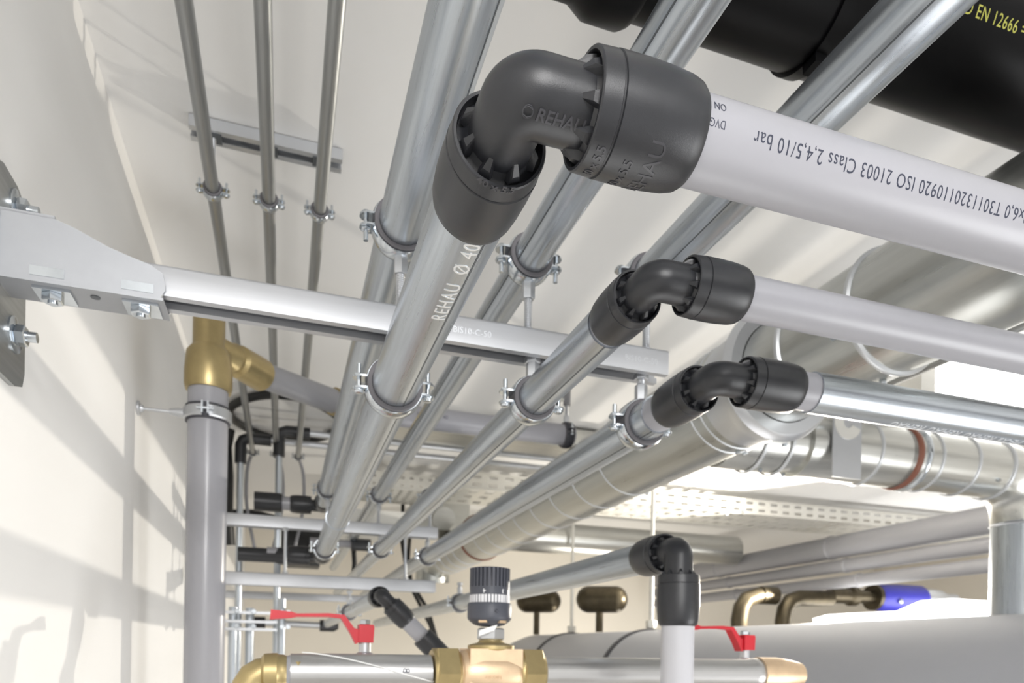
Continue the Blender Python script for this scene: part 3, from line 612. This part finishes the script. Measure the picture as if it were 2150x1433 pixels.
# ball valves with red levers
def lever(label, hx, yy, zz, dirx, L):
    t = thing('ball_valve', label, 'valve', (hx, yy, zz - .03), 'ball valves with red levers')
    part('stem', MB().lathe((hx, yy, zz - .032), Z, [(0, .012), (.006, .011), (.008, .0075), (.03, .0075)], 24), 'zinc', t)
    part('neck_ring', MB().lathe((hx, yy, zz - .047), Z, [(0, .019), (.006, .022), (.012, .022), (.016, .015)], 28), 'brass', t)
    part('ball_body', MB().sphere((hx, yy, zz - .062), X, .027, 28, 14), 'bronze', t)
    lv = MB().prism([(-.0085, -.012), (.0095, -.012), (.0105, .008), (.009, .0105), (-.0085, .0105)], (hx, yy - .011, zz), Y, X, Z, .022)
    s_ = dirx
    pts = [(hx + s_ * .006, zz + .004), (hx + s_ * .014, zz + .006), (hx + s_ * .026, zz + .022), (hx + s_ * .045, zz + .0235), (hx + s_ * (L - .03), zz + .022), (hx + s_ * (L - .024), zz + .024), (hx + s_ * L, zz + .026), (hx + s_ * (L + .001), zz + .014), (hx + s_ * (L - .024), zz + .0165), (hx + s_ * (L - .03), zz + .018), (hx + s_ * .046, zz + .019), (hx + s_ * .030, zz + .0175), (hx + s_ * .018, zz - .002), (hx + s_ * .012, zz - .014), (hx + s_ * .008, zz - .012)]
    part('lever', lv.prism([(a, b) for a, b in pts], (0, yy - .008, 0), Y, X, Z, .016), 'red', t, sharp=25)
    x0, x1 = hx - .09, hx + .075
    part('pipe_line', MB().lathe((x0, yy, zz - .062), X, [(0, .012), (0, .017), (.02, .017), (.022, .021), (.04, .021), (.042, .016), (x1 - x0 - .042, .016), (x1 - x0 - .04, .021), (x1 - x0 - .02, .021), (x1 - x0, .017), (x1 - x0, .012)], 32), 'brass', t)
    part('lever_nut', MB().hexa((hx, yy, zz + .0105), Z, .007, .0065), 'zinc_bright', t)
lever('ball valve with a long red lever, behind the steel pipe at left', .0985, .895, .018, -1, .113)
lever('ball valve with a red lever right of the pale upright pipe', .669, .895, .017, -1, .113)
# ------------------------------------------------------------------ big insulated pipes at right
BGX, BGZ, BGR = 1.30, -.135, .215
t = thing('insulated_main', 'very thick grey insulated pipe along the lower right', 'pipe', (BGX, 2, BGZ))
part('insulation', MB().lathe((BGX, .70, BGZ), Y, [(0, .18), (0, BGR), (2.80, BGR), (2.97, BGR - .02), (3.09, BGR - .07), (3.15, BGR - .14), (3.16, .02)], 72), 'main_cover', t)
for yy in (3.03, 2.28):
    part('hanger_band', MB().lathe((BGX, yy, BGZ), Y, [(0, BGR), (.004, BGR + .006), (.026, BGR + .006), (.03, BGR)], 64, False), 'rubber', t)
for yy, lb in ((3.045, 'left ceiling rod carrying the thick insulated pipe'), (2.295, 'right ceiling rod behind the lower right elbow, carrying the insulated pipe')):
    t = thing('hanger_rod', lb, 'rod', (BGX, yy, .3), 'ceiling rods of the thick insulated pipe')
    part('shaft', MB().tube((BGX, yy, BGZ + BGR + .006), (BGX, yy, ZC), .008, 12), 'tray', t)
    part('nut', MB().hexa((BGX, yy, BGZ + BGR + .007), Z, .02, .03), 'tray', t)
gdat = [(2.36, .484, .0505, 'top of three grey insulated pipes stacked at right'), (2.36, .395, .0285, 'middle of three grey insulated pipes stacked at right'), (2.36, .323, .027, 'bottom of three grey insulated pipes stacked at right')]
for gx, gz, gr_, lb in gdat:
    t = thing('insulated_pipe', lb, 'pipe', (gx, 2.5, gz), 'grey insulated pipes at right')
    part('insulation', MB().lathe((gx, 1.2, gz), Y, [(0, gr_), (2.9, gr_)], 40), 'insulation', t)
    for yy in (2.05, 2.9): part('band', MB().lathe((gx, yy + gz, gz), Y, [(0, gr_), (.003, gr_ + .004), (.017, gr_ + .004), (.02, gr_)], 40, False), 'insulation', t)
# air chambers
for cx, cy_, L, lb in ((BGX, 3.5, .12, 'left dark bronze air chamber on a stalk'), (BGX, 2.72, .11, 'right bronze air chamber on a stalk, rounded end lit')):
    t = thing('air_chamber', lb, 'air chamber', (cx, cy_, BGZ + BGR), 'air chambers on the insulated pipe')
    zc_ = .262 if cy_ > 3 else .222
    rr_ = .062 if cy_ > 3 else .058
    prof = [(-L, .004)] + [(-L + rr_ * .9 * (1 - math.cos(R(a_))), rr_ * math.sin(R(a_))) for a_ in (20, 40, 60, 80, 90)] + [(L - rr_ * .9 * (1 - math.cos(R(a_))), rr_ * math.sin(R(a_))) for a_ in (90, 80, 60, 40, 20)] + [(L, .004)]
    part('vessel', MB().lathe((cx, cy_, zc_), V(.9, -.45, 0), prof, 36), 'dark_bronze', t)
    part('stalk', MB().tube((cx - .01, cy_, BGZ + BGR + .002), (cx - .01, cy_, zc_ - .05), .016, 20), 'dark_bronze', t)
# bent pipes and pump below the insulated pipes
for xx, yy, lb in ((1.80, 2.45, 'left dark bent pipe below the insulated stack'), (2.02, 2.45, 'right dark bent pipe below the insulated stack')):
    solo('bent_pipe', MB().sweep([(xx, yy, .04), (xx, yy, .14), (xx + .01, yy, .19), (xx + .035, yy, .225), (xx + .08, yy, .24), (xx + .105 if xx < 1.9 else xx + .25, yy, .245)], .034, 24), 'dark_bronze', lb, 'pipe', (xx, yy, .04), 'bent pipes below the insulated stack')
solo('pipe_fitting', MB().lathe((1.905, 2.45, .245), X, [(0, .02), (0, .038), (.075, .038), (.075, .02)], 24), 'dark_bronze', 'short dark fitting between the two dark bent pipes', 'fitting', (1.9, 2.42, .2))
t = thing('circulation_pump', 'blue circulation pump below the stacked grey pipes', 'pump', (2.85, 2.55, .27))
part('motor', MB().lathe((2.62, 2.55, .27), X, [(0, .02), (0, .052), (.02, .062), (.12, .066), (.26, .066), (.28, .055), (.30, .03)], 36), 'blue', t)
part('head', MB().lathe((2.91, 2.55, .27), X, [(0, .045), (.02, .055), (.10, .05), (.14, .035), (.2, .035)], 30), 'zinc', t)
part('flange', MB().lathe((2.60, 2.55, .27), X, [(0, .045), (0, .06), (.02, .06), (.02, .045)], 30), 'dark_bronze', t)
part('screw', MB().hexa((2.70, 2.487, .25), -Y, .012, .012), 'zinc_bright', t)
solo('valve_stub', MB().lathe((2.36, 2.55, .27), X, [(0, .025), (0, .035), (.10, .035), (.11, .045), (.14, .045), (.15, .03), (.25, .03)], 28), 'dark_bronze', 'dark pipe stub left of the blue pump', 'pipe', (2.45, 2.55, .27))
t = thing('glaring_housing', 'white housing right of the blue pump, glare added as emission', 'lamp', (2.75, 2.2, .2))
part('cover', MB().prism([(-.35, -.02), (.95, -.02), (.95, .10), (.25, .11), (.1, .055), (-.28, .03), (-.36, .01)], (2.55, 2.30, .145), Y, X, Z, .165), 'diffuser', t)  # housing is no lamp; emission stands in for its overexposed glare
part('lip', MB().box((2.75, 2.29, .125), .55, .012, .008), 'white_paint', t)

# ------------------------------------------------------------------ cable trays in the background
def tray(label, x0, x1, y, zb, zt, depth, pitch, slot, rows, group='perforated cable trays'):
    t = thing('cable_tray', label, 'cable tray', ((x0 + x1) / 2, y, zb), group)
    def perforated(name, p, ax, ay, L, H, rows, nrm):
        mb = MB(); n = int(L / pitch); hs = [0]; sh = .18 * H if rows > 1 else .3 * H
        # grid of strips with openings left out, both faces
        ys = [0]
        for r_ in range(rows):
            c = H * (r_ + .5) / rows; ys += [c - sh / 2, c + sh / 2]
        ys.append(H)
        for i in range(n):
            for r_ in range(len(ys) - 1):
                a0, a1 = i * pitch, (i + 1) * pitch
                b0, b1 = ys[r_], ys[r_ + 1]
                segs = [(a0, a1)] if r_ % 2 == 0 else ([(a0, a0 + (pitch - slot) / 2), (a1 - (pitch - slot) / 2, a1)])
                for s0, s1 in segs:
                    mb.box(p + ax * ((s0 + s1) / 2) + ay * ((b0 + b1) / 2), (s1 - s0) / 2, (b1 - b0) / 2, .0008, ax, ay, nrm)
        return part(name, mb, 'tray', t)
    perforated('front_side', V(x0, y, zb), X, Z, x1 - x0, zt - zb, 2 if rows > 1 else 1, Y)
    perforated('bottom', V(x0, y, zb), X, Y, x1 - x0, depth, rows + 1, Z)
    part('rear_side', MB().box(((x0 + x1) / 2, y + depth, (zb + zt) / 2), (x1 - x0) / 2, .001, (zt - zb) / 2), 'tray', t)
    part('front_lip', MB().box(((x0 + x1) / 2, y - .003, zt), (x1 - x0) / 2, .004, .0015), 'tray', t)
    part('lower_edge', MB().box(((x0 + x1) / 2, y - .001, zb - .001), (x1 - x0) / 2, .003, .0025), 'tray', t)
    return t
tray('long perforated cable tray under the ceiling behind the spiral duct', .57, 3.4, 2.45, .585, .642, .28, .062, .034, 2)
tray('short white perforated cable tray behind the slim galvanised pipe', .25, .55, 2.52, .575, .63, .26, .034, .014, 4)
for xx, yy, lb in ((1.75, 2.44, 'left bolt pair on the long cable tray'), ):
    t = thing('tray_bolts', lb, 'bolts', (xx, yy, .6))
    for dx, dz in ((0, .02), (.05, .03), (.05, -.012), (-.03, -.03)): part('bolt', MB().hexa((xx + dx, yy, .60 + dz), -Y, .009, .01), 'zinc_bright', t)
solo('far_duct', MB().lathe((.9, 3.15, .545), X, [(0, .075), (1.38, .075)], 40), 'duct_x', 'far galvanised duct crossing behind the long cable tray', 'duct', (2, 3.15, .545))
solo('sheet_steel_duct', MB().box((.35 + .45, 2.02, .647), .55, .09, .0185).box((.8, 1.95, .64), .55, .004, .024), 'duct_x', 'flat galvanised duct behind the grey waste pipe', 'duct', (.8, 2.02, .64))
solo('sheet_box', MB().box((.60, 2.85, .53), .11, .12, .055).lathe((.60, 2.73, .52), V(0, -1, -.2), [(0, .045), (.03, .045)], 20), 'duct_x', 'small dull metal box below the end of the long tray', 'box', (.6, 2.85, .53))
solo('duct_box', MB().box((.31, 3.0, .50), .16, .25, .012).box((.31, 2.74, .505), .16, .01, .028), 'white_paint', 'pale horizontal bar under the short cable tray', 'bar', (.33, 2.8, .5))

# ------------------------------------------------------------------ slim upright pipes and their black elbows, far left
def slim(label, xv, yv, ztop, x1, lbl2):
    t = thing('slim_pipe', label, 'pipe', (xv, yv, ZF), 'slim white pipes turning right under the ceiling')
    part('upright', MB().tube((xv, yv, ZF), (xv, yv, ztop - .03), .0095, 16), 'galv_z', t)
    part('level_run', MB().tube((xv + .03, yv, ztop), (x1, yv, ztop + .004), .0095, 16), 'zinc', t)
    part('elbow', MB().sweep([(xv, yv, ztop - .075), (xv, yv, ztop - .02), (xv + .006, yv, ztop - .006), (xv + .02, yv, ztop), (xv + .085, yv, ztop)], .0165, 18), 'black_plastic', t)
slim('left slim white pipe rising to a black elbow under the ceiling', -.127, 2.2, .612, .95, '')
slim('right slim white pipe rising to a black elbow under the ceiling', -.019, 2.13, .625, .95, '')
ring_ = []
for i in range(49):
    a_ = 2 * PI * i / 48; ring_.append((.00 + .155 * math.cos(a_), 2.14 + .20 * math.sin(a_), .661 + .003 * math.sin(3 * a_)))
solo('cable_coil', MB().sweep(ring_, .0115, 12, False), 'cable', 'black cable coil hanging flat under the ceiling at the back left', 'cable', (0, 2.14, .638))
solo('insulated_line', MB().sweep([(-.165, 2.18, .63), (-.175, 2.2, .58), (-.17, 2.22, .5), (-.172, 2.24, .40), (-.165, 2.25, .30)], .024, 16), 'cable', 'thick black insulated line dropping beside the left slim pipe', 'pipe', (-.17, 2.2, .3))
solo('insulated_line', MB().sweep([(-.16, 2.42, .42), (-.10, 2.42, .425), (-.02, 2.42, .41), (.03, 2.42, .40)], .019, 14), 'cable', 'black insulated line running level behind the slim pipes', 'pipe', (-.06, 2.42, .42))
solo('pump_block', MB().box((.06, 2.50, .335), .055, .05, .062).box((.02, 2.455, .355), .03, .03, .03), 'cable', 'black block hanging behind the stacked rails', 'pump', (.06, 2.4, .32))
t = thing('black_pipe_set', 'black coupling pair with short grey pipe beneath the stacked rail', 'pipe', (.2, 2.4, .345))
part('tube', MB().tube((.08, 2.42, .352), (.24, 2.42, .35), .013, 16), 'riser_grey', t)
part('coupling', MB().lathe((.215, 2.42, .35), X, [(0, .014), (0, .021), (.065, .021), (.065, .012)], 24), 'black_plastic', t)
t = thing('black_pipe_set', 'black coupling pair with short grey pipe behind the red lever', 'pipe', (0, 2.6, .07))
part('tube', MB().tube((-.10, 2.6, .082), (.16, 2.6, .076), .012, 16), 'zinc', t)
part('coupling', MB().lathe((-.115, 2.6, .082), X, [(0, .013), (0, .02), (.055, .02), (.055, .012)], 24), 'black_plastic', t)
part('coupling', MB().lathe((.125, 2.6, .076), X, [(0, .013), (0, .021), (.05, .021), (.065, .012)], 24), 'black_plastic', t)
for k, (pts, rr_, lb) in enumerate((
    ([(.235, 2.55, .36), (.240, 2.55, .30), (.236, 2.55, .25)], .009, 'short black cable below the stacked rail'),
    ([(.48, 2.98, .675), (.478, 2.98, .45), (.50, 2.95, .30), (.57, 2.85, .16), (.61, 2.8, .0), (.61, 2.8, -.06)], .008, 'black cable sagging behind the small elbow, left strand'),
    ([(.535, 3.06, .675), (.52, 3.06, .4), (.53, 3.02, .26), (.60, 2.95, .1), (.65, 2.9, -.05)], .008, 'black cable sagging behind the small elbow, right strand'))):
    solo('cable', MB().sweep(pts, rr_, 10), 'cable', lb, 'cable', pts[0], 'black cables at the back')
# slim uprights with cross bracket behind the standpipe
for xx, yy, lb in ((-.165, 2.0, 'first slim upright behind the grey standpipe'), (-.125, 1.95, 'second slim upright behind the grey standpipe'), (-.085, 1.98, 'third slim upright behind the grey standpipe'), (-.005, 2.02, 'slim upright below the red lever grip')):
    solo('slim_upright', MB().tube((xx, yy, ZF), (xx, yy, .13 if xx > -.02 else .10), .011, 16), 'galv_z', lb, 'pipe', (xx, yy, ZF), 'slim uprights behind the standpipe')
t = thing('cross_bracket', 'zinc cross bracket with small clamps on the slim uprights', 'bracket', (-.09, 1.93, .07))
for zz in (.085, .062, .042): part('bar', MB().box((-.10, 1.925, zz), .085, .003, .0035), 'zinc', t)
for xx in (-.165, -.125, -.085, -.015, .0):
    for zz in (.088, .050): part('bolt', MB().hexa((xx + .012, 1.92, zz), -Y, .007, .008), 'zinc_bright', t)
